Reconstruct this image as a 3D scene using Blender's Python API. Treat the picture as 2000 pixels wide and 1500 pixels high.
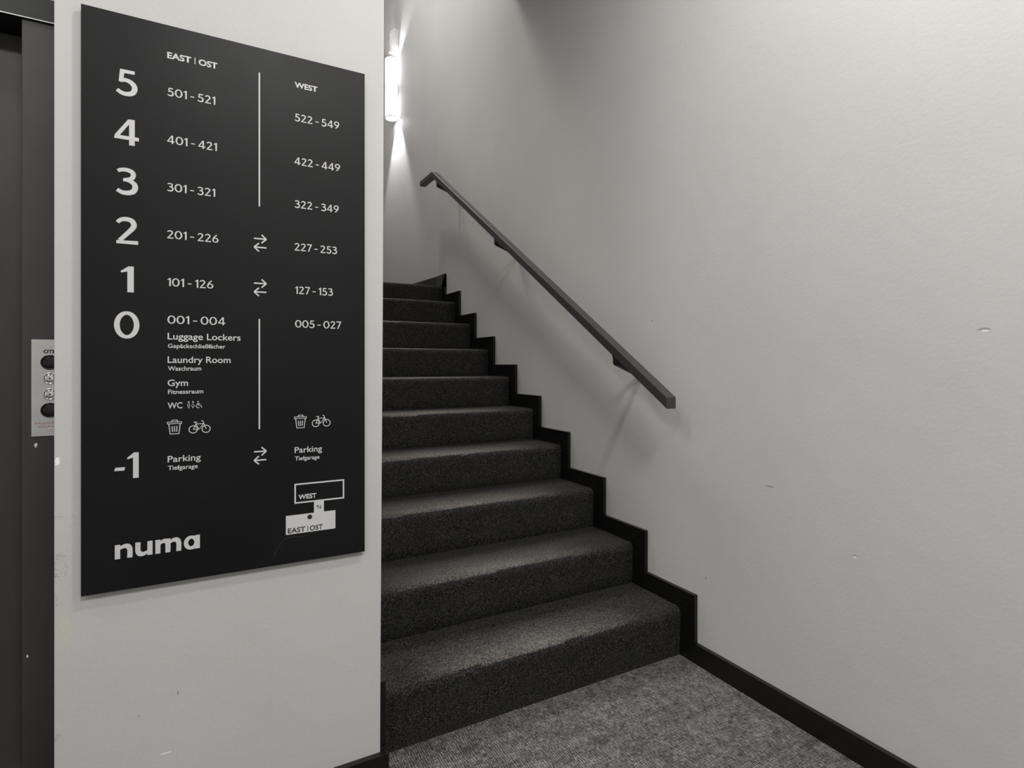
import bpy, bmesh, math, random
from mathutils import Vector, Matrix, noise

random.seed(4)
S = bpy.context.scene
for o in list(bpy.data.objects):
    bpy.data.objects.remove(o)
COL = S.collection
R = math.radians

# ------------------------------------------------------------------ camera
cd = bpy.data.cameras.new('camera')
cam = bpy.data.objects.new('camera', cd)
COL.objects.link(cam)
cam.location = (-1.6142, -1.579, 1.1196)
cam.rotation_euler = (R(90), 0, -0.49923)
cd.sensor_width = 36
cd.lens = 19.587
cd.shift_y = -0.0191
cd.clip_start = 0.02
S.camera = cam

# ------------------------------------------------------------------ world, lights, exposure
w = bpy.data.worlds.new('world')
S.world = w
w.use_nodes = True
w.node_tree.nodes['Background'].inputs[0].default_value = (0.9, 0.95, 1, 1)
w.node_tree.nodes['Background'].inputs[1].default_value = 0.05
S.view_settings.view_transform = 'Standard'
S.view_settings.look = 'None'
S.view_settings.exposure = -0.08
S.view_settings.gamma = 1
S.view_settings.use_curve_mapping = False


def area(name, loc, size, power, color=(1, 1, 1), target=None, sy=None, spread=180):
    l = bpy.data.lights.new(name, 'AREA')
    l.energy = power
    l.color = color
    l.size = size
    if sy:
        l.shape = 'RECTANGLE'
        l.size_y = sy
    l.spread = R(spread)
    o = bpy.data.objects.new(name, l)
    COL.objects.link(o)
    o.location = loc
    if target:
        o.rotation_euler = (Vector(target) - Vector(loc)).to_track_quat('-Z', 'Y').to_euler()
    return o


def spot(name, loc, target, power, angle, blend=1.0, radius=0.05, color=(1, 1, 1)):
    l = bpy.data.lights.new(name, 'SPOT')
    l.energy = power
    l.color = color
    l.spot_size = R(angle)
    l.spot_blend = blend
    l.shadow_soft_size = radius
    o = bpy.data.objects.new(name, l)
    COL.objects.link(o)
    o.location = loc
    o.rotation_euler = (Vector(target) - Vector(loc)).to_track_quat('-Z', 'Y').to_euler()
    return o


area('lobby_panel_light', (-1.25, -2.5, 3.33), 0.6, 72, (1, .985, .965), sy=0.6)
area('lobby_fill_light', (-2.75, -.50, 3.38), 0.9, 20, (1, .99, .97), sy=0.5)  # unseen fill, added to brighten the right wall while only grazing the left
area('lobby_downlight_left', (-3.3, -2.4, 3.33), 0.3, 29, (1, .985, .965))
area('lobby_downlight_wall', (-0.5, -1.05, 3.33), 0.16, 34, (1, .99, .96))
area('stairwell_downlight', (-0.66, 2.9, 5.15), 0.75, 11, (1, .93, .87), target=(-0.72, 0.55, 0.4), sy=1.3, spread=44)
area('stairwell_fill_light', (-0.98, 2.35, 5.2), 0.4, 30, (1, .97, .96))  # added fill without a fixture, lifts the stairwell walls

# ------------------------------------------------------------------ materials


def nt(name):
    m = bpy.data.materials.new(name)
    m.use_nodes = True
    t = m.node_tree
    return m, t, t.nodes['Principled BSDF']


def mth(t, op, a, b=None, c=None):
    n = t.nodes.new('ShaderNodeMath')
    n.operation = op
    for i, v in enumerate((a, b, c)):
        if v is None:
            continue
        if isinstance(v, (int, float)):
            n.inputs[i].default_value = v
        else:
            t.links.new(v, n.inputs[i])
    return n.outputs[0]


def pos(t):
    n = t.nodes.new('ShaderNodeNewGeometry')
    return n.outputs['Position']


def mapped(t, scale):
    n = t.nodes.new('ShaderNodeMapping')
    n.inputs['Scale'].default_value = scale
    t.links.new(pos(t), n.inputs['Vector'])
    return n.outputs[0]


def noise_n(t, vec, scale, detail=2, rough=.5):
    n = t.nodes.new('ShaderNodeTexNoise')
    n.inputs['Scale'].default_value = scale
    n.inputs['Detail'].default_value = detail
    n.inputs['Roughness'].default_value = rough
    t.links.new(vec, n.inputs['Vector'])
    return n.outputs[0]


def ramp(t, fac, stops):
    n = t.nodes.new('ShaderNodeValToRGB')
    e = n.color_ramp.elements
    while len(e) < len(stops):
        e.new(0.5)
    for i, (p, c) in enumerate(stops):
        e[i].position = p
        e[i].color = (c, c, c, 1) if isinstance(c, (int, float)) else (*c, 1)
    t.links.new(fac, n.inputs[0])
    return n.outputs[0]


def mixc(t, fac, a, b, mode='MIX'):
    n = t.nodes.new('ShaderNodeMix')
    n.data_type = 'RGBA'
    n.blend_type = mode
    for s, v in ((n.inputs[0], fac), (n.inputs[6], a), (n.inputs[7], b)):
        if isinstance(v, (int, float)):
            s.default_value = v
        elif isinstance(v, tuple):
            s.default_value = (*v, 1)
        else:
            t.links.new(v, s)
    return n.outputs[2]


def bump(t, b, h, strength, dist):
    n = t.nodes.new('ShaderNodeBump')
    n.inputs['Strength'].default_value = strength
    n.inputs['Distance'].default_value = dist
    t.links.new(h, n.inputs['Height'])
    t.links.new(n.outputs[0], b.inputs['Normal'])


def spots_mask(t, spots):
    """max over elliptical marks: (centre xyz, radii xyz)"""
    acc = None
    nz = noise_n(t, pos(t), 240, 3)
    for c, r in spots:
        s = t.nodes.new('ShaderNodeVectorMath')
        s.operation = 'SUBTRACT'
        t.links.new(pos(t), s.inputs[0])
        s.inputs[1].default_value = c
        d = t.nodes.new('ShaderNodeVectorMath')
        d.operation = 'DIVIDE'
        t.links.new(s.outputs[0], d.inputs[0])
        d.inputs[1].default_value = r
        l = t.nodes.new('ShaderNodeVectorMath')
        l.operation = 'LENGTH'
        t.links.new(d.outputs[0], l.inputs[0])
        v = mth(t, 'LESS_THAN', mth(t, 'ADD', l.outputs['Value'], mth(t, 'MULTIPLY', mth(t, 'SUBTRACT', nz, .5), 1.6)), 1.0)
        acc = v if acc is None else mth(t, 'MAXIMUM', acc, v)
    return acc


def wall_mat(name, col, dark=None, light=None, scuff=None):
    m, t, b = nt(name)
    base = ramp(t, noise_n(t, pos(t), 2.2, 4, .6), [(0.3, tuple(c * .965 for c in col)), (0.7, tuple(min(1, c * 1.02) for c in col))])
    # faint smudges and tiny specks
    sp = ramp(t, noise_n(t, pos(t), 34, 2), [(0.74, 0.0), (0.80, 1.0)])
    base = mixc(t, mth(t, 'MULTIPLY', sp, .10), base, (.34, .33, .31))
    if scuff:   # scuffs concentrated along the outer left corner, below hip height
        sx = t.nodes.new('ShaderNodeSeparateXYZ')
        t.links.new(pos(t), sx.inputs[0])
        near = mth(t, 'SUBTRACT', 1.0, mth(t, 'DIVIDE', mth(t, 'SUBTRACT', sx.outputs[0], -1.899), 0.055))
        near = mth(t, 'MAXIMUM', near, 0.0)
        low = mth(t, 'LESS_THAN', sx.outputs[2], .80)
        n1 = noise_n(t, mapped(t, (1, 1, 1.4)), 58, 4, .65)
        line = mth(t, 'LESS_THAN', mth(t, 'ABSOLUTE', mth(t, 'SUBTRACT', n1, .5)), .006)
        gate = mth(t, 'GREATER_THAN', noise_n(t, pos(t), 17, 2), .58)
        k = mth(t, 'MULTIPLY', mth(t, 'MULTIPLY', line, gate), mth(t, 'MULTIPLY', near, low))
        base = mixc(t, mth(t, 'MULTIPLY', k, .9), base, (.07, .07, .065))
        stain = spots_mask(t, [((-1.882, -.088, .555), (.012, .05, .035))])
        base = mixc(t, mth(t, 'MULTIPLY', stain, .22), base, (.62, .58, .38))
    if dark:
        base = mixc(t, mth(t, 'MULTIPLY', spots_mask(t, dark), .55), base, (.16, .155, .15))
    if light:
        base = mixc(t, spots_mask(t, light), base, (.88, .88, .86))
    t.links.new(base, b.inputs['Base Color'])
    b.inputs['Roughness'].default_value = .62
    b.inputs['Specular IOR Level'].default_value = .3
    h = noise_n(t, pos(t), 90, 3)
    h2 = noise_n(t, pos(t), 7, 2)
    bump(t, b, mth(t, 'ADD', mth(t, 'MULTIPLY', h, .35), h2), .25, .004)
    return m


def simple(name, col, rough=.5, metal=0.0, var=.12, nscale=60, bumpd=0.0, spec=.5):
    m, t, b = nt(name)
    n = noise_n(t, pos(t), nscale, 3)
    c = ramp(t, n, [(.3, tuple(x * (1 - var) for x in col)), (.7, tuple(x * (1 + var) for x in col))])
    t.links.new(c, b.inputs['Base Color'])
    b.inputs['Roughness'].default_value = rough
    b.inputs['Metallic'].default_value = metal
    b.inputs['Specular IOR Level'].default_value = spec
    if bumpd:
        bump(t, b, n, .5, bumpd)
    return m


WALLC = (.60, .596, .583)
M = {}
M['wall_r'] = wall_mat('wall_right_paint', WALLC,
                       dark=[((0, -.955, 1.203), (.02, .012, .0035)), ((0, -.655, .575), (.02, .006, .004)),
                             ((0, -.115, .33), (.02, .003, .006)), ((0, -.38, .72), (.02, .018, .0025)),
                             ((0, .17, 1.30), (.02, .004, .003))],
                       light=[((0, -.957, 1.200), (.02, .007, .0022)), ((0, -.655, .572), (.02, .005, .0025))])
M['wall_l'] = wall_mat('wall_left_shaded_paint', (.525, .522, .508), scuff=True,  # same paint as the right wall, with shade put into its colour
                       dark=[((-1.675, -.088, .365), (.002, .02, .006)), ((-1.75, -.088, .335), (.0012, .02, .003)),
                             ((-1.86, -.088, .135), (.004, .02, .004))],
                       light=[((-1.8935, -.088, .915), (.004, .03, .009)), ((-1.79, -.088, .20), (.007, .02, .0012)),
                              ((-1.70, -.088, .235), (.011, .02, .0012))])
M['wall_o'] = wall_mat('wall_plain_paint', WALLC)
M['ceil'] = wall_mat('ceiling_paint', (.70, .70, .69))
M['skirt'] = simple('black_skirting_lacquer', (.0055, .0052, .005), .33, var=.2, nscale=25, spec=.4)
M['rail'] = simple('dark_grey_powder_coat', (.036, .035, .034), .42, var=.10, nscale=300, bumpd=.0003)
M['brk'] = simple('black_powder_coat', (.012, .012, .012), .5, var=.1, nscale=200)
M['print'] = simple('light_grey_print', (.56, .56, .57), .55, var=.03, nscale=200)
M['scr'] = simple('dull_scratch', (.018, .018, .017), .7)
M['ink'] = simple('black_ink', (.012, .012, .012), .5)
M['steel'] = simple('brushed_steel', (.70, .70, .69), .30, .85, var=.04, nscale=30)
M['chrome'] = simple('polished_chrome', (.85, .85, .85), .12, 1.0, var=.02)
M['blackp'] = simple('black_plastic', (.008, .008, .008), .22)
M['red'] = simple('faded_red_ink', (.45, .16, .15), .6)
M['glassrim'] = simple('lamp_rim_metal', (.45, .45, .45), .4, .6)
M['lampbody'] = simple('sconce_grey_metal', (.62, .62, .61), .5)

m, t, b = nt('satin_black_sign_panel')
n1 = noise_n(t, pos(t), 420, 2)
n2 = noise_n(t, pos(t), 3.0, 3)
c = ramp(t, n2, [(.3, (.0042, .0041, .0045)), (.7, (.0060, .0058, .0061))])
t.links.new(c, b.inputs['Base Color'])
t.links.new(ramp(t, n2, [(.3, .42), (.7, .52)]), b.inputs['Roughness'])
b.inputs['Specular IOR Level'].default_value = .22
bump(t, b, n1, .25, .0004)
M['panel'] = m

m, t, b = nt('dark_lift_steel')
n1 = noise_n(t, pos(t), 500, 2)
n2 = noise_n(t, mapped(t, (1, 1, .35)), 6, 4, .6)
c = ramp(t, n2, [(.3, (.046, .045, .043)), (.7, (.062, .060, .057))])
chips = spots_mask(t, [((-2.0, .25, .914), (.003, .05, .006)), ((-2.017, .25, .38), (.002, .05, .004))])
c = mixc(t, chips, c, (.75, .75, .74))
t.links.new(c, b.inputs['Base Color'])
b.inputs['Roughness'].default_value = .42
b.inputs['Metallic'].default_value = .25
bump(t, b, n1, .4, .0006)
M['lift'] = m
M['dark'] = simple('black_lintel_paint', (.006, .006, .006), .5)  # the lift lintel's own black


def carpet_stairs():
    m, t, b = nt('charcoal_loop_stair_carpet')
    f = noise_n(t, pos(t), 330, 2, .75)
    f2 = noise_n(t, pos(t), 150, 2, .6)
    g = noise_n(t, pos(t), 5, 3)
    v = mth(t, 'ADD', mth(t, 'MULTIPLY', f, .75), mth(t, 'MULTIPLY', f2, .25))
    c = ramp(t, v, [(.38, (.004, .004, .004)), (.5, (.019, .0187, .0183)), (.63, (.105, .101, .098))])
    c = mixc(t, ramp(t, g, [(.3, .0), (.7, .25)]), c, (.014, .0135, .013))
    # foot traffic scuffs and the lit streak, both put into colour along each nosing
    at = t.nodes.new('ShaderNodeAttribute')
    at.attribute_name = 'wear_and_light'
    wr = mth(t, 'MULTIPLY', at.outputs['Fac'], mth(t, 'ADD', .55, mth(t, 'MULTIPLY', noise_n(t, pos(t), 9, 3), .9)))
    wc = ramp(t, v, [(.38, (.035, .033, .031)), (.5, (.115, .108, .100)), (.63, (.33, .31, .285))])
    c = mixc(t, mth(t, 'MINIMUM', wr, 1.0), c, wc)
    t.links.new(c, b.inputs['Base Color'])
    b.inputs['Roughness'].default_value = .95
    b.inputs['Specular IOR Level'].default_value = .1
    bump(t, b, v, 1.0, .006)
    return m


def carpet_floor():
    m, t, b = nt('grey_woven_floor_carpet')
    sx = t.nodes.new('ShaderNodeSeparateXYZ')
    t.links.new(pos(t), sx.inputs[0])
    wob = noise_n(t, mapped(t, (60, 22, 1)), 1, 2, .6)
    rib = mth(t, 'SINE', mth(t, 'ADD', mth(t, 'MULTIPLY', sx.outputs[0], 6.2832 / .0068), mth(t, 'MULTIPLY', wob, 11.0)))
    lines = noise_n(t, mapped(t, (420, 60, 1)), 1, 1, .6)
    cross = noise_n(t, mapped(t, (30, 300, 1)), 1, 2, .6)
    blotch = noise_n(t, mapped(t, (34, 14, 1)), 1, 3, .6)
    blotch2 = noise_n(t, mapped(t, (5, 26, 1)), 1, 2, .5)
    fine = noise_n(t, pos(t), 420, 2, .7)
    v = mth(t, 'ADD', mth(t, 'MULTIPLY', lines, .27), mth(t, 'MULTIPLY', cross, .20))
    v = mth(t, 'ADD', v, mth(t, 'MULTIPLY', mth(t, 'ADD', rib, 1.0), .035))
    v = mth(t, 'ADD', v, mth(t, 'MULTIPLY', fine, .26))
    v = mth(t, 'ADD', v, mth(t, 'ADD', mth(t, 'MULTIPLY', blotch, .12), mth(t, 'MULTIPLY', blotch2, .08)))
    c = ramp(t, v, [(.40, (.012, .0115, .0115)), (.5, (.076, .073, .071)), (.60, (.28, .271, .264))])
    t.links.new(c, b.inputs['Base Color'])
    b.inputs['Roughness'].default_value = .95
    b.inputs['Specular IOR Level'].default_value = .1
    bump(t, b, v, .9, .004)
    return m


M['carpet'] = carpet_stairs()
M['floorc'] = carpet_floor()

m, t, b = nt('glowing_frosted_glass')
sx = t.nodes.new('ShaderNodeSeparateXYZ')
t.links.new(pos(t), sx.inputs[0])
zz = mth(t, 'ABSOLUTE', mth(t, 'SUBTRACT', sx.outputs[2], 3.655))
em = t.nodes.new('ShaderNodeMapRange')
t.links.new(zz, em.inputs[0])
em.inputs[1].default_value = 0.0
em.inputs[2].default_value = .085
em.inputs[3].default_value = .6
em.inputs[4].default_value = 1.9
b.inputs['Base Color'].default_value = (.9, .9, .92, 1)
b.inputs['Emission Color'].default_value = (.97, .97, 1, 1)
t.links.new(em.outputs[0], b.inputs['Emission Strength'])
M['glow'] = m
m, t, b = nt('lamp_bulb_glow')
b.inputs['Base Color'].default_value = (.9, .9, .9, 1)
b.inputs['Emission Color'].default_value = (1, 1, 1, 1)
b.inputs['Emission Strength'].default_value = 12
M['bulb'] = m

# ------------------------------------------------------------------ mesh helpers


def link(name, bm_, mat, parent=None, smooth=False, bevel=0):
    me = bpy.data.meshes.new(name)
    bmesh.ops.recalc_face_normals(bm_, faces=bm_.faces)
    bm_.to_mesh(me)
    bm_.free()
    if smooth:
        for p in me.polygons:
            p.use_smooth = True
    if mat is not None:
        me.materials.append(mat)
    o = bpy.data.objects.new(name, me)
    COL.objects.link(o)
    if parent is not None:
        o.parent = parent
        o.matrix_parent_inverse = parent.matrix_basis.inverted()
    if bevel:
        md = o.modifiers.new('bevel', 'BEVEL')
        md.width = bevel
        md.segments = 2
        md.limit_method = 'ANGLE'
    return o


def empty(name, loc):
    o = bpy.data.objects.new(name, None)
    o.location = loc
    o.empty_display_size = .05
    COL.objects.link(o)
    return o


def tag(o, label=None, cat=None, group=None, kind=None):
    if label:
        o['label'] = label
    if cat:
        o['category'] = cat
    if group:
        o['group'] = group
    if kind:
        o['kind'] = kind
    return o


def box(bm_, x0, x1, y0, y1, z0, z1):
    v = [bm_.verts.new(p) for p in ((x0, y0, z0), (x1, y0, z0), (x1, y1, z0), (x0, y1, z0),
                                    (x0, y0, z1), (x1, y0, z1), (x1, y1, z1), (x0, y1, z1))]
    for f in ((0, 3, 2, 1), (4, 5, 6, 7), (0, 1, 5, 4), (1, 2, 6, 5), (2, 3, 7, 6), (3, 0, 4, 7)):
        bm_.faces.new([v[i] for i in f])


def bx(name, x0, x1, y0, y1, z0, z1, mat, parent=None, bevel=0):
    b_ = bmesh.new()
    box(b_, x0, x1, y0, y1, z0, z1)
    return link(name, b_, mat, parent, bevel=bevel)


def prism(bm_, pts, f):
    """closed solid from a 2D outline; f(p, side) -> 3D point"""
    a = [bm_.verts.new(f(p, 0)) for p in pts]
    c = [bm_.verts.new(f(p, 1)) for p in pts]
    n = len(pts)
    bm_.faces.new(a)
    bm_.faces.new(list(reversed(c)))
    for i in range(n):
        bm_.faces.new((a[i], c[i], c[(i + 1) % n], a[(i + 1) % n]))


def lathe(bm_, prof, cx, cy, cz, axis='z', n=40, closed=False):
    """prof: list of (radius, height); axis z (up) or y (height goes towards -y)"""
    rings = []
    for r, h in prof:
        ring = []
        for i in range(n):
            a = 2 * math.pi * i / n
            if axis == 'z':
                ring.append(bm_.verts.new((cx + r * math.cos(a), cy + r * math.sin(a), cz + h)))
            else:
                ring.append(bm_.verts.new((cx + r * math.cos(a), cy - h, cz + r * math.sin(a))))
        rings.append(ring)
    for k in range(len(rings) - 1):
        for i in range(n):
            j = (i + 1) % n
            bm_.faces.new((rings[k][i], rings[k][j], rings[k + 1][j], rings[k + 1][i]))
    if closed:
        for i in range(n):
            j = (i + 1) % n
            bm_.faces.new((rings[-1][i], rings[-1][j], rings[0][j], rings[0][i]))
    else:
        bm_.faces.new(rings[0])
        bm_.faces.new(rings[-1])


# ------------------------------------------------------------------ structure
SK = .0165           # skirting thickness
XL = -1.187          # stair carpet left edge
XR = -SK
LW = -1.204          # right face of the left wall block
PF = -.088           # front face of the left wall block
LY = .25             # lift front

# floor
bx('floor', -4.6, 0.25, -4.6, LY + .35, -.12, 0, M['floorc'])['kind'] = 'structure'

# right wall: straight part, then turned slightly left beyond the stair head
CY = 2.612
a47 = R(4.7)
ex, ey = -math.sin(a47) * 2.3, CY + math.cos(a47) * 2.3
b_ = bmesh.new()
prism(b_, [(0, -4.6), (0, CY), (.25, CY), (.25, -4.6)], lambda p, s: (p[0], p[1], -.12 if s == 0 else 5.3))
link('wall_right', b_, M['wall_r'])['kind'] = 'structure'
b_ = bmesh.new()
prism(b_, [(0, CY), (ex, ey), (ex + .25, ey), (.25, CY)], lambda p, s: (p[0], p[1], 1.6 if s == 0 else 5.3))
link('wall_right_upper', b_, M['wall_r'])['kind'] = 'structure'

# left wall block carrying the sign: its right edge is not quite plumb
b_ = bmesh.new()
ZS = [(-.12, -1.207), (.25, -1.2055), (1.32, -1.1985), (2.1, -1.1955), (5.3, -1.1955)]
rows = []
for z, xe in ZS:
    rows.append([b_.verts.new(p) for p in ((-1.8992, PF, z), (xe, PF, z), (xe, 4.9, z), (-1.8992, 4.9, z))])
for k in range(len(rows) - 1):
    for i in range(4):
        j = (i + 1) % 4
        b_.faces.new((rows[k][i], rows[k][j], rows[k + 1][j], rows[k + 1][i]))
b_.faces.new(rows[0])
b_.faces.new(rows[-1])
link('wall_left', b_, M['wall_l'], bevel=.002)['kind'] = 'structure'

bx('wall_far', -1.35, .1, 4.905, 5.1, 1.6, 5.3, M['wall_o'])['kind'] = 'structure'
bx('wall_rear', -4.6, .25, -4.8, -4.6, -.12, 3.46, M['wall_o'])['kind'] = 'structure'
bx('wall_west', -4.8, -4.6, -4.8, .6, -.12, 3.46, M['wall_o'])['kind'] = 'structure'
# wall around the lift opening
b_ = bmesh.new()
box(b_, -4.6, -3.06, LY + .01, LY + .3, -.12, 3.6)
box(b_, -3.06, -1.90, LY + .01, LY + .3, 2.055, 3.6)
link('wall_lift', b_, M['wall_o'])['kind'] = 'structure'
bx('ceiling', -4.8, .25, -4.8, 1.42, 3.46, 3.64, M['ceil'])['kind'] = 'structure'
c2 = bx('ceiling_stairwell', -1.3, .25, 1.2, 5.0, 5.3, 5.45, M['ceil'])
c2['kind'] = 'structure'
bx('wall_above_stairs', -1.3, .1, 1.27, 1.42, 3.64, 5.3, M['wall_o'])['kind'] = 'structure'

# ------------------------------------------------------------------ lift door (left edge of picture)
door = empty('door_1', (-2.55, LY, 0))
tag(door, kind='structure')
bx('jamb', -2.028, -1.901, LY, LY + .19, 0, 1.995, M['lift'], door, bevel=.0015)
bx('jamb', -3.06, -2.94, LY, LY + .19, 0, 1.995, M['lift'], door, bevel=.0015)
lint = bx('lintel', -3.06, -1.901, LY - .006, LY + .19, 1.995, 2.055, M['dark'], door)
bx('lintel_edge', -3.06, -1.901, LY - .0075, LY - .0055, 1.995, 1.9972, M['steel'], door)
for x0, x1, yy in ((-2.94, -2.484, .345), (-2.480, -2.028, .345)):
    bx('door_leaf', x0, x1, yy, yy + .03, 0.006, 1.99, M['lift'], door, bevel=.001)
bx('sill', -2.94, -2.028, .30, .40, 0, .006, M['steel'], door)

# ------------------------------------------------------------------ stairs
NY = [0.0, .2745, .5500, .8264, 1.1070, 1.3915, 1.6780, 1.9605, 2.2354, 2.4960]
NZ = [0.0, .1835, .3547, .5325, .7035, .8723, 1.0462, 1.2190, 1.4037, 1.5840, 1.7340]
stairs = empty('staircase', (-.6, 0, 0))
tag(stairs, 'straight flight of charcoal carpeted steps climbing between the white walls', 'stairs')
YEND = 2.60
for i in range(10):
    y0, zb, zt = NY[i], NZ[i], NZ[i + 1]
    y1 = NY[i + 1] if i < 9 else YEND
    r = .028
    prof = [(y0 + .001, zb - (0.0 if i else .01)), (y0 - .001, zb + .05), (y0 - .004, zt - r - .01)]
    for k in range(7):
        a = math.pi - (math.pi / 2) * k / 6
        prof.append((y0 - .005 + r + r * math.cos(a), zt - r + r * math.sin(a)))
    prof += [(y0 + .045, zt), (y0 + .08, zt), (y0 + .115, zt), (y0 + .15, zt), (y0 + .19, zt), (y1 + .004, zt)]
    if i < 9:
        prof += [(y1 + .004, zt - .05), (y0 + .05, zb - .05 if i else -.01)]
    else:
        prof += [(y1, zt - .12), (y0 + .05, zb - .05)]
    nx = 48
    b_ = bmesh.new()
    cols = []
    for j in range(nx + 1):
        x = XL + (XR - XL) * j / nx
        ring = []
        for k, (yy, z) in enumerate(prof):
            d = 0
            if 1 <= k <= 10:
                d = noise.noise(Vector((x * 5, i * 3.1 + yy, z * 3))) * .0035 * (1 if k < 10 else .5)
            ring.append(b_.verts.new((x, yy + d, z + (d * .5 if k > 3 else 0))))
        cols.append(ring)
    n = len(prof)
    for j in range(nx):
        for k in range(n):
            q = (k + 1) % n
            b_.faces.new((cols[j][k], cols[j][q], cols[j + 1][q], cols[j + 1][k]))
    b_.faces.new(cols[0])
    b_.faces.new(cols[-1])
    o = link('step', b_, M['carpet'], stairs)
    wa = o.data.attributes.new('wear_and_light', 'FLOAT', 'POINT')  # mask of the pale band: scuffed pile plus painted light
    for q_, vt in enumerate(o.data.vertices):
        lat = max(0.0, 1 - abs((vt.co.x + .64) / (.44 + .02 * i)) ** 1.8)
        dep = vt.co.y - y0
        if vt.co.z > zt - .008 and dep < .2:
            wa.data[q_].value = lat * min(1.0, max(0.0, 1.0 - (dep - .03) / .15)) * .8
    for p in o.data.polygons:
        p.use_smooth = len(p.vertices) == 4
    md = o.modifiers.new('edge', 'EDGE_SPLIT')
    md.split_angle = R(50)

b_ = bmesh.new()
lo = [(XL, 2.58), (XR, 2.58), (XR, CY), (ex - math.cos(a47) * SK, ey), (XL, ey)]
prism(b_, lo, lambda p, s: (p[0], p[1], NZ[10] - (.12 if s == 0 else .0005)))
link('landing', b_, M['carpet'], stairs)

# ------------------------------------------------------------------ stepped skirting, mitred board by board
OY = [-.0755, .1940, .4722, .7600, 1.0393, 1.3144, 1.6038, 1.8866, 2.1560, 2.4360]
OZ = [.0753, .2545, .4260, .5975, .7769, .9469, 1.1191, 1.2993, 1.4731, 1.6560, 1.8200]


def skirt_run(parent, xf, xb):
    """xf: exposed face, xb: wall side."""
    lip = .0035      # small bevel on the exposed top edge
    s = 1 if xb > xf else -1

    def board(name, pts, inset):
        b2 = bmesh.new()
        prism(b2, pts, lambda p, sd: (xf if sd == 0 else xb, p[0], p[1]))
        o2 = link(name, b2, M['skirt'], parent, bevel=.0014)
        return o2
    for i in range(10):
        g = .0006
        # upright board in front of riser i
        yo, zo0, zo1 = OY[i], OZ[i], OZ[i + 1]
        yi, zi0, zi1 = NY[i] + .004, NZ[i], NZ[i + 1]
        board('riser_board', [(yo, zo0 + g), (yi, zi0 + g), (yi, zi1 - g), (yo, zo1 - g)], 0)
        # level board above tread i+1
        if i < 9:
            board('tread_board', [(yo, zo1), (yi, zi1), (NY[i + 1] + .004, zi1), (OY[i + 1], zo1)], 0)
    return


tr = empty('trim_1', (XR, 0, 0))
tag(tr, 'black mitred stepped skirting following the steps along the right wall', kind='structure')
skirt_run(tr, -SK, 0.0)
# horizontal run over the landing: straight piece, then following the turned wall
b_ = bmesh.new()
yo, zo = OY[9], OZ[10]
nrm = (-math.cos(a47), -math.sin(a47))
pl = [(0, yo), (0, CY), (ex, ey)]
ins = [(-SK, yo), (-SK, CY - .0007), (ex + nrm[0] * SK, ey + nrm[1] * SK)]
bot = [b_.verts.new((*p, NZ[10] - .02)) for p in pl] + [b_.verts.new((*p, NZ[10] - .02)) for p in reversed(ins)]
top = [b_.verts.new((*p, zo)) for p in pl] + [b_.verts.new((*p, zo)) for p in reversed(ins)]
b_.faces.new(bot)
b_.faces.new(top)
for i in range(6):
    j = (i + 1) % 6
    b_.faces.new((bot[i], bot[j], top[j], top[i]))
link('landing_board', b_, M['skirt'], tr, bevel=.0014)

tl = empty('trim_2', (LW, 0, 0))
tag(tl, 'black stepped skirting along the left side of the steps', kind='structure')
skirt_run(tl, XL, LW - .004)

# baseboards
b_ = bmesh.new()
prism(b_, [(-4.6, 0), (NY[0] + .004, 0), (OY[0], OZ[0]), (-4.6, .0753)], lambda p, s: (-SK if s == 0 else 0, p[0], p[1]))
link('baseboard_right', b_, M['skirt'], bevel=.0014)['kind'] = 'structure'
b_ = bmesh.new()
prism(b_, [(-1.9157, PF - SK), (XL, PF - SK), (XL, -.0765), (LW - .004, -.0765), (LW - .004, PF), (-1.8992, PF), (-1.8992, LY), (-1.9157, LY)],
      lambda p, s: (p[0], p[1], 0 if s == 0 else .0742))
link('baseboard_left', b_, M['skirt'], bevel=.0014)['kind'] = 'structure'

# ------------------------------------------------------------------ handrail
rail = empty('handrail', (-.11, 1.1, 1.75))
tag(rail, 'dark grey square steel handrail sloping down the right wall above the steps', 'handrail')
RW, RB = .046, .036
ye, ze, y0, z0, L = -.0613, .999, 2.283, 2.5327, .262
de, db = .096, .132
ang = math.atan2(z0 - ze, y0 - ye)
hb = RB / math.cos(ang)
sec = [(de, ye, ze, hb, 0.0), (db, y0, z0, RB, RB * math.tan(ang / 2)), (db, y0 + L, z0, RB, 0)]
b_ = bmesh.new()
prev = None
for (d, yy, z, h, ky) in sec:
    ring = [b_.verts.new(p) for p in ((-d - RW, yy, z), (-d, yy, z), (-d, yy + ky, z - h), (-d - RW, yy + ky, z - h))]
    if prev:
        for i in range(4):
            j = (i + 1) % 4
            b_.faces.new((prev[i], prev[j], ring[j], ring[i]))
    else:
        b_.faces.new(ring)
    prev = ring
b_.faces.new(prev)
link('rail', b_, M['rail'], rail, bevel=.0022)
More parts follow.
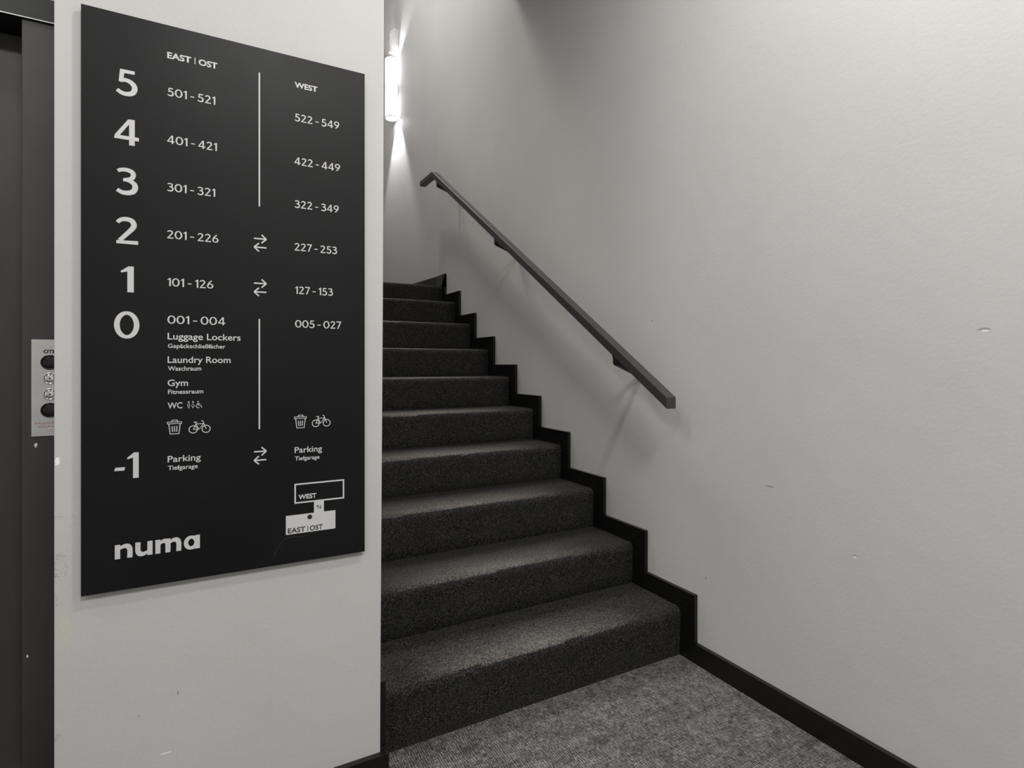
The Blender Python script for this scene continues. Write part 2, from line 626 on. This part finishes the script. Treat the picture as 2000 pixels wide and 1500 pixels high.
for yc in (.205, 1.265, 2.16):
    f = (yc - ye) / (y0 - ye)
    d = de + (db - de) * f
    zc = ze + (z0 - ze) * f - hb          # underside
    xm = -d - RW / 2
    br = bmesh.new()
    ca, sa = math.cos(ang), math.sin(ang)

    def P(x, u, v):
        return (x, yc + u * ca - v * sa * -1 * -1, zc + u * sa + v * ca)
    # saddle plate under the rail
    pts = []
    for (u0, u1, v0, v1, x0, x1) in ((-.055, .055, -.008, .0015, xm - .018, xm + .018),):
        vs = [br.verts.new((x, yc + u * ca - v * sa, zc + u * sa + v * ca)) for x in (x0, x1) for u, v in ((u0, v0), (u1, v0), (u1, v1), (u0, v1))]
        for fc in ((0, 1, 2, 3), (4, 7, 6, 5), (0, 4, 5, 1), (1, 5, 6, 2), (2, 6, 7, 3), (3, 7, 4, 0)):
            br.faces.new([vs[q] for q in fc])
    link('bracket_plate', br, M['brk'], rail, bevel=.0008)
    br = bmesh.new()
    # gusset: angled block dropping from the upper end of the plate, then running level back to the wall
    ub = .036
    yb, zb_ = yc + ub * ca, zc + ub * sa
    out = [(xm - .020, zb_ + .004), (xm - .020, zb_ - .026), (xm - .012, zb_ - .034), (-.004, zb_ - .086), (-.004, zb_ - .068), (xm + .018, zb_ - .018), (xm + .018, zb_ + .004)]
    prism(br, out, lambda p, s: (p[0], yb + (-.012 if s == 0 else .012), p[1]))
    link('bracket_arm', br, M['brk'], rail, bevel=.0008)
    br = bmesh.new()
    lathe(br, [(.001, 0), (.014, 0), (.014, .005), (.001, .005)], 0, 0, 0, 'z', 28)
    o = link('bracket_rosette', br, M['brk'], rail)
    o.matrix_parent_inverse = rail.matrix_basis.inverted()
    o.location = (-.0052, yb, zb_ - .077)
    o.rotation_euler = (0, R(90), 0)

# ------------------------------------------------------------------ directory sign
SX, SZ, SYF = -1.8517, 1.8870, PF - .012
K = .9487e-3     # drawing unit (mm on an earlier plane) to metres
SWD, SHT = .6007, 1.2613
sign = empty('directory_sign', (SX + SWD / 2, PF, SZ - SHT))
tag(sign, 'tall black floor directory sign with light grey lettering on the left wall', 'sign')
bx('panel', SX, SX + SWD, SYF, SYF + .004, SZ - SHT, SZ, M['panel'], sign)
for sx_ in (SX + .08, SX + SWD - .08):
    for sz_ in (SZ - .1, SZ - SHT + .1):
        bx('spacer', sx_ - .012, sx_ + .012, SYF + .004, PF + .0005, sz_ - .012, sz_ + .012, M['brk'], sign)


def SP(u, v, s=0, lift=0.0):
    return (SX + u * K, SYF - (.0004 if s == 0 else -.0001) - lift, SZ - v * K)


def flat(name, polys, mat, lift=0.0):
    """polys in drawing units, each convex or simple"""
    b2 = bmesh.new()
    for i_, p in enumerate(polys):
        prism(b2, p, lambda q, s: SP(q[0], q[1], s, lift + (i_ * 4e-6 if s == 0 else 0)))
    return link(name, b2, mat, sign)


def stroke(pts, wid):
    """ribbon quads along a centreline; wid a number or list"""
    n = len(pts)
    ws = wid if isinstance(wid, (list, tuple)) else [wid] * n
    closed = (Vector(pts[0]) - Vector(pts[-1])).length < 1e-6
    L_, R_ = [], []
    for i in range(n):
        p = Vector(pts[i])
        a = Vector(pts[i - 1]) if i else (Vector(pts[-2]) if closed else None)
        c_ = Vector(pts[i + 1]) if i < n - 1 else (Vector(pts[1]) if closed else None)
        d = Vector((0, 0))
        if a is not None:
            d += (p - a).normalized()
        if c_ is not None:
            d += (c_ - p).normalized()
        d.normalize()
        nn = Vector((-d.y, d.x)) * ws[i] / 2
        L_.append(p + nn)
        R_.append(p - nn)
    return [[tuple(L_[i]), tuple(L_[i + 1]), tuple(R_[i + 1]), tuple(R_[i])] for i in range(n - 1)]


def smooth(pts, k=5):
    out = []
    n = len(pts)
    for i in range(n - 1):
        p0 = Vector(pts[max(i - 1, 0)])
        p1, p2 = Vector(pts[i]), Vector(pts[i + 1])
        p3 = Vector(pts[min(i + 2, n - 1)])
        for j in range(k):
            t_ = j / k
            out.append(tuple(.5 * ((2 * p1) + (p2 - p0) * t_ + (2 * p0 - 5 * p1 + 4 * p2 - p3) * t_ ** 2 + (3 * p1 - p0 - 3 * p2 + p3) * t_ ** 3)))
    out.append(tuple(pts[-1]))
    return out


def ell(cx, cy, rx, ry, a0=0, a1=360, n=28):
    return [(cx + rx * math.cos(R(a0 + (a1 - a0) * i / n)), cy + ry * math.sin(R(a0 + (a1 - a0) * i / n))) for i in range(n + 1)]


def ring_w(n, side, top):
    return [side * abs(math.cos(R(360 * i / n))) ** 1.0 + top * (1 - abs(math.cos(R(360 * i / n)))) for i in range(n + 1)]


def taper(pts, a, m_, e):
    n = len(pts) - 1
    return [a + (m_ - a) * math.sin(math.pi * i / n) if i <= n / 2 else e + (m_ - e) * math.sin(math.pi * i / n) for i in range(n + 1)]


def dig(ch, W=1.0):
    """polygons of a digit, height 1, y up; returns (polys, width)"""
    P_ = []
    if ch == '0':
        P_ += stroke(ell(.395, .5, .325, .445), [x * W for x in ring_w(28, .165, .112)])
        return P_, .79
    if ch == '1':
        q = .17 * W
        P_ += [[(.20, .0), (.20 + q, 0), (.20 + q, 1.0), (.20, .86)], [(.20 + q, 1.0), (.23, 1.0), (.0, .80), (.02, .745), (.20, .80), (.20, .86)]]
        return P_, .20 + q + .02
    if ch == '2':
        c_ = smooth([(.06, .79), (.17, .90), (.33, .935), (.49, .885), (.555, .74), (.51, .60), (.38, .43), (.13, .12)])
        P_ += stroke(c_, [x * W for x in taper(c_, .11, .155, .12)])
        P_ += [[(.03, .0), (.68, .0), (.68, .135 * (W * .3 + .7)), (.03, .12)]]
        return P_, .70
    if ch == '3':
        c_ = smooth([(.05, .87), (.18, .93), (.34, .94), (.50, .88), (.54, .75), (.47, .62), (.30, .56), (.22, .55)])
        P_ += stroke(c_, [x * W for x in taper(c_, .11, .145, .10)])
        c_ = smooth([(.22, .55), (.40, .54), (.56, .44), (.60, .29), (.53, .13), (.36, .06), (.19, .065), (.03, .15)])
        P_ += stroke(c_, [x * W for x in taper(c_, .10, .165, .12)])
        return P_, .68
    if ch == '4':
        q = .16 * W
        P_ += stroke([(.49, .95), (.07, .29)], .115 * W)
        P_ += [[(0, .20), (.78, .20), (.78, .20 + .125 * W), (.03, .20 + .125 * W)], [(.47, 0), (.47 + q, 0), (.47 + q, 1.0), (.47, 1.0)],
               [(.47, 1.0), (.42, .95), (.47, .85)]]
        return P_, .79
    if ch == '5':
        P_ += [[(.13, .855), (.60, .87), (.60, 1.0), (.13, 1.0)]]
        P_ += stroke([(.195, .96), (.155, .50)], .13 * W)
        c_ = smooth([(.12, .54), (.28, .595), (.45, .555), (.57, .44), (.60, .29), (.53, .13), (.37, .06), (.19, .07), (.03, .17)])
        P_ += stroke(c_, [x * W for x in taper(c_, .11, .165, .12)])
        return P_, .69
    if ch in '69':
        P_ += stroke(ell(.36, .31, .275, .25), [x * W for x in ring_w(28, .16, .11)])
        c_ = smooth([(.53, .955), (.34, .80), (.17, .58), (.085, .34)])
        P_ += stroke(c_, .135 * W)
        if ch == '9':
            P_ = [[(.72 - x, 1.0 - y) for x, y in p] for p in P_]
        return P_, .72
    if ch == '7':
        P_ += [[(.01, .865), (.66, .865), (.64, 1.0), (.01, 1.0)]]
        P_ += stroke([(.575, .93), (.20, 0.0)], .15 * W)
        return P_, .64
    if ch == '-':
        return [[(.0, .32), (.33, .32), (.36, .45), (.04, .45)]], .36
    if ch == '~':        # en dash between room numbers
        return [[(.25, .36), (.68, .36), (.68, .475), (.25, .475)]], .93
    return [], .28       # space


def number(name, s, u0, u1, vtop, vbot, mat='print', W=1.12, gap=.09):
    polys, x = [], 0.0
    for ch in s:
        p, wd = dig(ch, W)
        polys += [[(a + x, c_) for a, c_ in q] for q in p]
        x += wd + gap
    x -= gap
    xs = [a for q in polys for a, _ in q]
    mn, mx = min(xs), max(xs)
    f = lambda a, c_: (u0 + (a - mn) / (mx - mn) * (u1 - u0), vbot + (vtop - vbot) * c_)
    return flat(name, [[f(a, c_) for a, c_ in q] for q in polys], M[mat])


def lettering(name, s, u0, u1, vtop, vbase, mat='print', bold=0.0, place=None, parent=None, lift=0.0, ref='H'):
    """text fitted so that it spans u0..u1 and a capital spans vtop..vbase"""
    def mk(txt):
        cu = bpy.data.curves.new(name, 'FONT')
        cu.body = txt
        cu.size = 1
        cu.offset = bold
        cu.extrude = 0
        cu.fill_mode = 'FRONT'
        cu.resolution_u = 4
        ob = bpy.data.objects.new('tmp', cu)
        COL.objects.link(ob)
        dg = bpy.context.evaluated_depsgraph_get()
        me_ = bpy.data.meshes.new_from_object(ob.evaluated_get(dg))
        bpy.data.objects.remove(ob)
        bpy.data.curves.remove(cu)
        return me_
    h = mk(ref)
    H = max(v.co.y for v in h.vertices)
    me_ = mk(s)
    xs = [v.co.x for v in me_.vertices]
    mn, mx = min(xs), max(xs)
    for v in me_.vertices:
        u = u0 + (v.co.x - mn) / (mx - mn) * (u1 - u0)
        vv = vbase + (vtop - vbase) * v.co.y / H
        v.co = place(u, vv) if place else SP(u, vv, 0, lift)
    me_.materials.clear()
    me_.materials.append(M[mat])
    me_.name = name
    o = bpy.data.objects.new(name, me_)
    COL.objects.link(o)
    p = parent or sign
    o.parent = p
    o.matrix_parent_inverse = p.matrix_basis.inverted()
    return o


# big level numbers
number('level_number', '5', 64.1, 105.8, 127.5, 186.5)
number('level_number', '4', 60.7, 108.3, 240.8, 300.8)
number('level_number', '3', 64.3, 106.8, 355.3, 415.5)
number('level_number', '2', 64.0, 106.8, 468.8, 530.2)
number('level_number', '1', 73.0, 98.5, 581.6, 641.6)
number('level_number', '0', 60.6, 109.4, 686.5, 748.5)
number('level_number', '-1', 61.0, 108.0, 1013.5, 1073.0, gap=.06)
# room ranges, east
for s, a, c_, vt in (('501~521', 164.9, 265.7, 148.6), ('401~421', 164.5, 269.2, 262.0), ('301~321', 164.5, 265.5, 375.9),
                     ('201~226', 164.5, 272.8, 488.6), ('101~126', 164.8, 261.5, 602.6), ('001~004', 165.0, 287.7, 692.0)):
    number('room_range', s, a, c_, vt, vt + 19.6, W=.98, gap=.11)
for s, a, c_, vt in (('522~549', 449.8, 563.8, 149.0), ('422~449', 449.2, 566.0, 263.6), ('322~349', 449.8, 562.5, 377.0),
                     ('227~253', 449.8, 558.0, 489.5), ('127~153', 450.8, 547.0, 603.3), ('005~027', 450.8, 569.0, 692.0)):
    number('room_range', s, a, c_, vt, vt + 19.8, W=.98, gap=.11)
lettering('lettering', 'EAST', 164.6, 214.2, 63.7, 78.2, bold=.03)
flat('lettering', [[(221.2, 63.0), (223.0, 63.0), (223.0, 79.0), (221.2, 79.0)]], M['print'])
lettering('lettering', 'OST', 229.8, 270.4, 63.7, 78.0, bold=.03)
lettering('lettering', 'WEST', 449.8, 507.0, 66.0, 80.0, bold=.03)
for s, a, c_, vt, vb, bo in (
        ('Luggage Lockers', 165.5, 322, 733.6, 749.0, .010), ('Gepäckschließfächer', 166, 288, 759.5, 769.3, .012),
        ('Laundry Room', 165.5, 299.5, 789.9, 805.0, .010), ('Waschraum', 166, 235.5, 813.2, 823.6, .012),
        ('Gym', 165.5, 207.5, 845.2, 860.4, .010), ('Fitnessraum', 166.2, 240, 869.2, 879.4, .012),
        ('WC', 165.5, 195.8, 900.0, 914.2, .010),
        ('Parking', 165.5, 234.5, 1027.3, 1042.2, .010), ('Tiefgarage', 166, 228, 1050.8, 1061.0, .012),
        ('Parking', 449.8, 519, 1026.4, 1041.6, .010), ('Tiefgarage', 450.4, 512.4, 1051.2, 1061.4, .012)):
    lettering('lettering', s, a, c_, vt, vb, bold=bo)

# dividers and arrows
for v0, v1 in ((63.5, 405), (692.8, 974.1)):
    flat('divider_line', [[(363.4, v0), (366.8, v0), (366.8, v1), (363.4, v1)]], M['print'])
for vc in (498.8, 612.8, 1042.3):
    for sgn, dv in ((1, -11), (-1, 11)):
        u = 367.2
        v = vc + dv
        w_ = 3.4
        polys = stroke([(u - sgn * 14.5, v), (u + sgn * 13.5, v)], w_)
        polys += stroke([(u + sgn * 3, v - 10.5), (u + sgn * 14.2, v)], w_)
        polys += stroke([(u + sgn * 3, v + 10.5), (u + sgn * 14.2, v)], w_)
        flat('arrow', polys, M['print'])


# pictograms
def bin_icon(u, v, k):
    T = lambda p: (u + p[0] * k, v + p[1] * k)
    ps = []
    for pts, w_ in (([(0, 7), (29, 7), (29, 11.2), (0, 11.2), (0, 7)], 2.0), ([(9, 6.5), (9.8, 2.6), (20, 2.6), (21, 6.5)], 2.0),
                    ([(3, 12), (5.6, 35.5), (23.6, 35.5), (26.2, 12)], 2.1),
                    ([(9.5, 17), (10.4, 30.5)], 1.9), ([(14.6, 17), (14.6, 30.5)], 1.9), ([(19.7, 17), (18.8, 30.5)], 1.9)):
        ps += stroke([T(p) for p in pts], w_ * k)
    return flat('bin_pictogram', ps, M['print'])


def bike_icon(u, v, k):
    T = lambda p: (u + p[0] * k, v + p[1] * k)
    ps = []
    for cx in (10, 37.5):
        ps += stroke([T(p) for p in ell(cx, 22.5, 8.8, 8.8, n=24)], 1.9 * k)
    for pts in ([(10, 22.5), (16, 9.5), (31.5, 9.5)], [(16, 10), (22.5, 22.5), (32, 9.5)], [(10, 22.5), (22.5, 22.5)],
                [(37.5, 22.5), (31, 4), (27, 1.6)], [(16.4, 10.5), (14.6, 5.2)], [(11, 5), (18.5, 5)]):
        ps += stroke([T(p) for p in pts], 1.7 * k)
    return flat('bicycle_pictogram', ps, M['print'])


bin_icon(165, 939.6, 1.0)
bike_icon(208.4, 944.2, 1.0)
bin_icon(449.4, 940.0, 1.02)
bike_icon(492.6, 943.2, 1.02)
# toilets: two outlined figures and a wheelchair user
for u, a in ((206.3, 'm'), (215.3, 'w')):
    ps = stroke(ell(u + 2.6, 900.0, 1.4, 1.4, n=12), 1.0)
    body = [(u + 2.6, 902.6), (u + 5.0, 906.0), (u + 4.0, 909.5), (u + 3.2, 914.4), (u + 2.0, 914.4), (u + 1.2, 909.5), (u + .2, 906.0), (u + 2.6, 902.6)]
    if a == 'w':
        body = [(u + 2.6, 902.6), (u + 5.8, 909.8), (u + 3.8, 910.6), (u + 3.2, 914.4), (u + 2.0, 914.4), (u + 1.4, 910.6), (u - .6, 909.8), (u + 2.6, 902.6)]
    ps += stroke(body, 1.0)
    flat('toilet_pictogram', ps, M['print'])
ps = stroke(ell(229.2, 910.0, 4.6, 4.6, 60, 300, n=16), 1.3)
ps += stroke([(228.6, 901.8), (229.4, 908.6), (234.4, 908.6), (236.8, 914.2)], 1.5)
ps += stroke([(228.8, 904.8), (233.5, 904.8)], 1.2)
ps += stroke(ell(228.6, 899.4, .9, .9, n=10), 1.2)
flat('toilet_pictogram', ps, M['print'])

# site map
polys = []
for (a0_, c0_, a1_, c1_) in ((449.2, 1122.8, 577.2, 1122.8), (577.2 - 1.9, 1122.8, 577.2 - 1.9, 1175.3), (577.2, 1175.3 - 1.9, 449.2, 1175.3 - 1.9), (449.2 + 1.9, 1175.3, 449.2 + 1.9, 1122.8)):
    if a0_ == a1_:
        polys += stroke([(a0_, c0_), (a1_, c1_)], 3.8)
    else:
        yv = c0_ + (1.9 if c0_ < 1130 else 0)
        polys += stroke([(a0_, yv), (a1_, yv)], 3.8)
flat('map_outline', polys, M['print'])
lettering('lettering', 'WEST', 459.3, 504.8, 1152.4, 1164.6, bold=.03)
flat('map_plan', [[(498.2, 1175.3), (523.8, 1175.3), (523.8, 1204.6), (498.2, 1204.6)], [(428.3, 1204.6), (553.8, 1204.6), (553.8, 1254.0), (428.3, 1254.0)]], M['print'])
flat('map_dot', [ell(487.6, 1214.2, 6.1, 6.1, 0, 345, 23)], M['ink'], .0004)
ps = []
for sgn, uu in ((1, 507.4), (-1, 514.2)):
    vv = 1190
    ps += stroke([(uu, vv + 4.4), (uu, vv - 4.4)], 1.2)
    tip = vv - 4.6 * sgn
    ps += stroke([(uu - 3.0, tip + 3.2 * sgn), (uu, tip)], 1.2) + stroke([(uu + 3.0, tip + 3.2 * sgn), (uu, tip)], 1.2)
flat('map_arrow', ps, M['ink'], .0004)
lettering('lettering', 'EAST', 433.0, 476.2, 1237.8, 1250.4, 'ink', .016, lift=.0004)
flat('lettering', [[(482.3, 1237.0), (483.6, 1237.0), (483.6, 1251.5), (482.3, 1251.5)]], M['ink'], .0004)
lettering('lettering', 'OST', 488.0, 520.4, 1237.8, 1250.4, 'ink', .016, lift=.0004)

flat('scratch', stroke(smooth([(400, 1303), (409, 1285), (424, 1266), (438, 1262), (470, 1263.5), (486, 1261), (500, 1256)]), 1.3), M['scr'], -.0002)

# bottom left wordmark: heavy round lowercase letters, x height 1
q = .37
ps = []
X = 0.0


def arch(x0, wdt, flip=False):
    pts = smooth([(x0 + q * .75, .60), (x0 + q * .95, .74), (x0 + wdt * .52, .86), (x0 + wdt * .72, .83), (x0 + wdt - q / 2, .62), (x0 + wdt - q / 2, 0.0)], 6)
    n_ = len(pts)
    ws = [.12 + (.37 - .12) * min(1, i / (n_ * .62)) if i > 1 else .10 for i in range(n_)]
    r_ = stroke(pts, ws)
    r_.append([(x0, 0), (x0 + q, 0), (x0 + q, 1), (x0, 1)])
    if flip:
        r_ = [[(2 * x0 + wdt - a, 1 - c_) for a, c_ in p] for p in r_]
    return r_


ps += arch(0, 1.22)
ps += arch(1.42, 1.22, True)
ps += arch(2.84, 1.10)
ps += [p for p in arch(2.84 + .73, 1.17)]
xa = 4.94
ps += stroke(ell(xa + .56, .49, .40, .40, n=28), ring_w(28, .33, .22))
ps += [[(xa + .85, 0), (xa + 1.22, 0), (xa + 1.22, 1), (xa + .85, 1)]]
tot = xa + 1.22
flat('wordmark', [[(62.2 + a / tot * 170.4, 1256.6 + (1224.2 - 1256.6) * c_) for a, c_ in p] for p in ps], M['print'])

# ------------------------------------------------------------------ lift call panel
call = empty('call_panel', (-1.972, LY, .936))
tag(call, 'brushed steel lift call panel with four round buttons on the dark door frame', 'call panel')
bx('faceplate', -2.0085, -1.9355, LY - .003, LY, .936, 1.183, M['steel'], call, bevel=.0006)
CX = -1.971
for z, r, kind in ((1.125, .0192, 'b'), (1.0835, .0150, 'c'), (1.043, .0150, 'c'), (1.002, .0192, 'b')):
    b_ = bmesh.new()
    lathe(b_, [(r - .0032, .0), (r, .0), (r, .0022), (r - .0012, .0034), (r - .0032, .0028)], CX, LY - .003, z, 'y', 40, closed=True)
    ringo = link('button_ring', b_, M['blackp' if kind == 'b' else 'chrome'], call, smooth=True)
    b_ = bmesh.new()
    rr = r - .0033
    lathe(b_, [(rr, 0), (rr, .0012), (rr * .85, .0024), (rr * .4, .0030), (.0004, .0031)], CX, LY - .003, z, 'y', 36)
    link('button', b_, M['blackp' if kind == 'b' else 'chrome'], call, smooth=True)
    if kind == 'c':
        b_ = bmesh.new()
        lathe(b_, [(.0022, 0), (.0022, .0036), (.0003, .0036)], CX, LY - .003, z, 'y', 16)
        link('button_light', b_, M['blackp'], call)
for z in (1.1665, .9535):
    b_ = bmesh.new()
    lathe(b_, [(.0034, 0), (.0030, .0012), (.0003, .0012)], CX, LY - .003, z, 'y', 18)
    sc = link('screw', b_, M['chrome'], call)
    b_ = bmesh.new()
    lathe(b_, [(.0012, 0), (.0012, .0014), (.0003, .0014)], CX, LY - .003, z, 'y', 6)
    link('screw_socket', b_, M['ink'], sc)
pl_ = lambda u, v: (u, LY - .0034, v)
lettering('lettering', 'OTIS', -1.9845, -1.9575, 1.1575, 1.1488, 'ink', .05, pl_, call)
lettering('lettering', 'Aufzug im Brandfall', -2.0025, -1.9395, .9725, .9672, 'red', .0, pl_, call)
lettering('lettering', 'nicht benutzen', -1.9950, -1.9470, .9635, .9582, 'red', .0, pl_, call)

# ------------------------------------------------------------------ wall sconce on the turned wall
sn = Vector((-math.cos(a47), -math.sin(a47), 0))        # wall normal, towards the stairs
sd = Vector((-math.sin(a47), math.cos(a47), 0))         # along the wall, away
W0 = Vector((0, CY, 0))
along = .85
base = W0 + sd * along
axis = base + sn * .064
scn = empty('wall_sconce', (base.x, base.y, 3.655))
tag(scn, 'lit white cylinder wall lamp shining up and down beyond the stair head', 'lamp')
RL, ZL0, ZL1 = .058, 3.385, 3.925
b_ = bmesh.new()
lathe(b_, [(RL, ZL0), (RL, ZL1), (RL - .004, ZL1), (RL - .004, ZL0)], axis.x, axis.y, 0, 'z', 48, closed=True)
link('glass_cylinder', b_, M['glow'], scn, smooth=False)
for zc in (ZL0, ZL1):
    b_ = bmesh.new()
    lathe(b_, [(RL + .0015, -.003), (RL + .0015, .003), (RL - .005, .003), (RL - .005, -.003)], axis.x, axis.y, zc, 'z', 48, closed=True)
    link('rim', b_, M['glassrim'], scn)
for zc in (ZL0 + .17, ZL1 - .17):
    b_ = bmesh.new()
    lathe(b_, [(.004, -.035), (.018, -.028), (.022, 0), (.018, .028), (.004, .035)], axis.x, axis.y, zc, 'z', 24)
    link('bulb', b_, M['bulb'], scn, smooth=True)
# core plate joining the two lamp holders and the wall
b_ = bmesh.new()


def wb(bm_, a0_, a1_, n0, n1, z0_, z1_, cham=0):
    pts = [(a0_, z0_), (a1_, z0_), (a1_, z1_), (a0_, z1_)]
    if cham:
        pts = [(a0_, z0_), (a1_, z0_), (a1_, z1_ - cham), (a1_ - cham, z1_), (a0_, z1_)]
    prism(bm_, pts, lambda p, s: tuple(base + sd * p[0] + sn * (n0 if s == 0 else n1) + Vector((0, 0, p[1]))))


wb(b_, -.012, .012, 0.0, .03, 3.56, 3.75)
link('wall_mount', b_, M['lampbody'], scn)
b_ = bmesh.new()
lathe(b_, [(.003, -.03), (.022, -.03), (.022, .03), (.003, .03)], axis.x, axis.y, 3.655, 'z', 24)
link('lamp_holder', b_, M['lampbody'], scn)
# upper block above the lamp, it throws the dark stripe on the wall
b_ = bmesh.new()
prism(b_, [(0.0, 3.985), (.085, 3.985), (.085, 4.165), (.045, 4.215), (0.0, 4.215)],
      lambda p, s: tuple(base + sn * p[0] + sd * (-.014 if s == 0 else .014) + Vector((0, 0, p[1]))))
up = link('upper_baffle', b_, M['lampbody'], scn, bevel=.002)
spot('sconce_up_light', (axis.x, axis.y, ZL1 + .003), (axis.x, axis.y, 6), 9, 120, .5, .004)
spot('sconce_down_light', (axis.x, axis.y, ZL0 + .12), (axis.x, axis.y, 0), 90, 110, .4, .012)
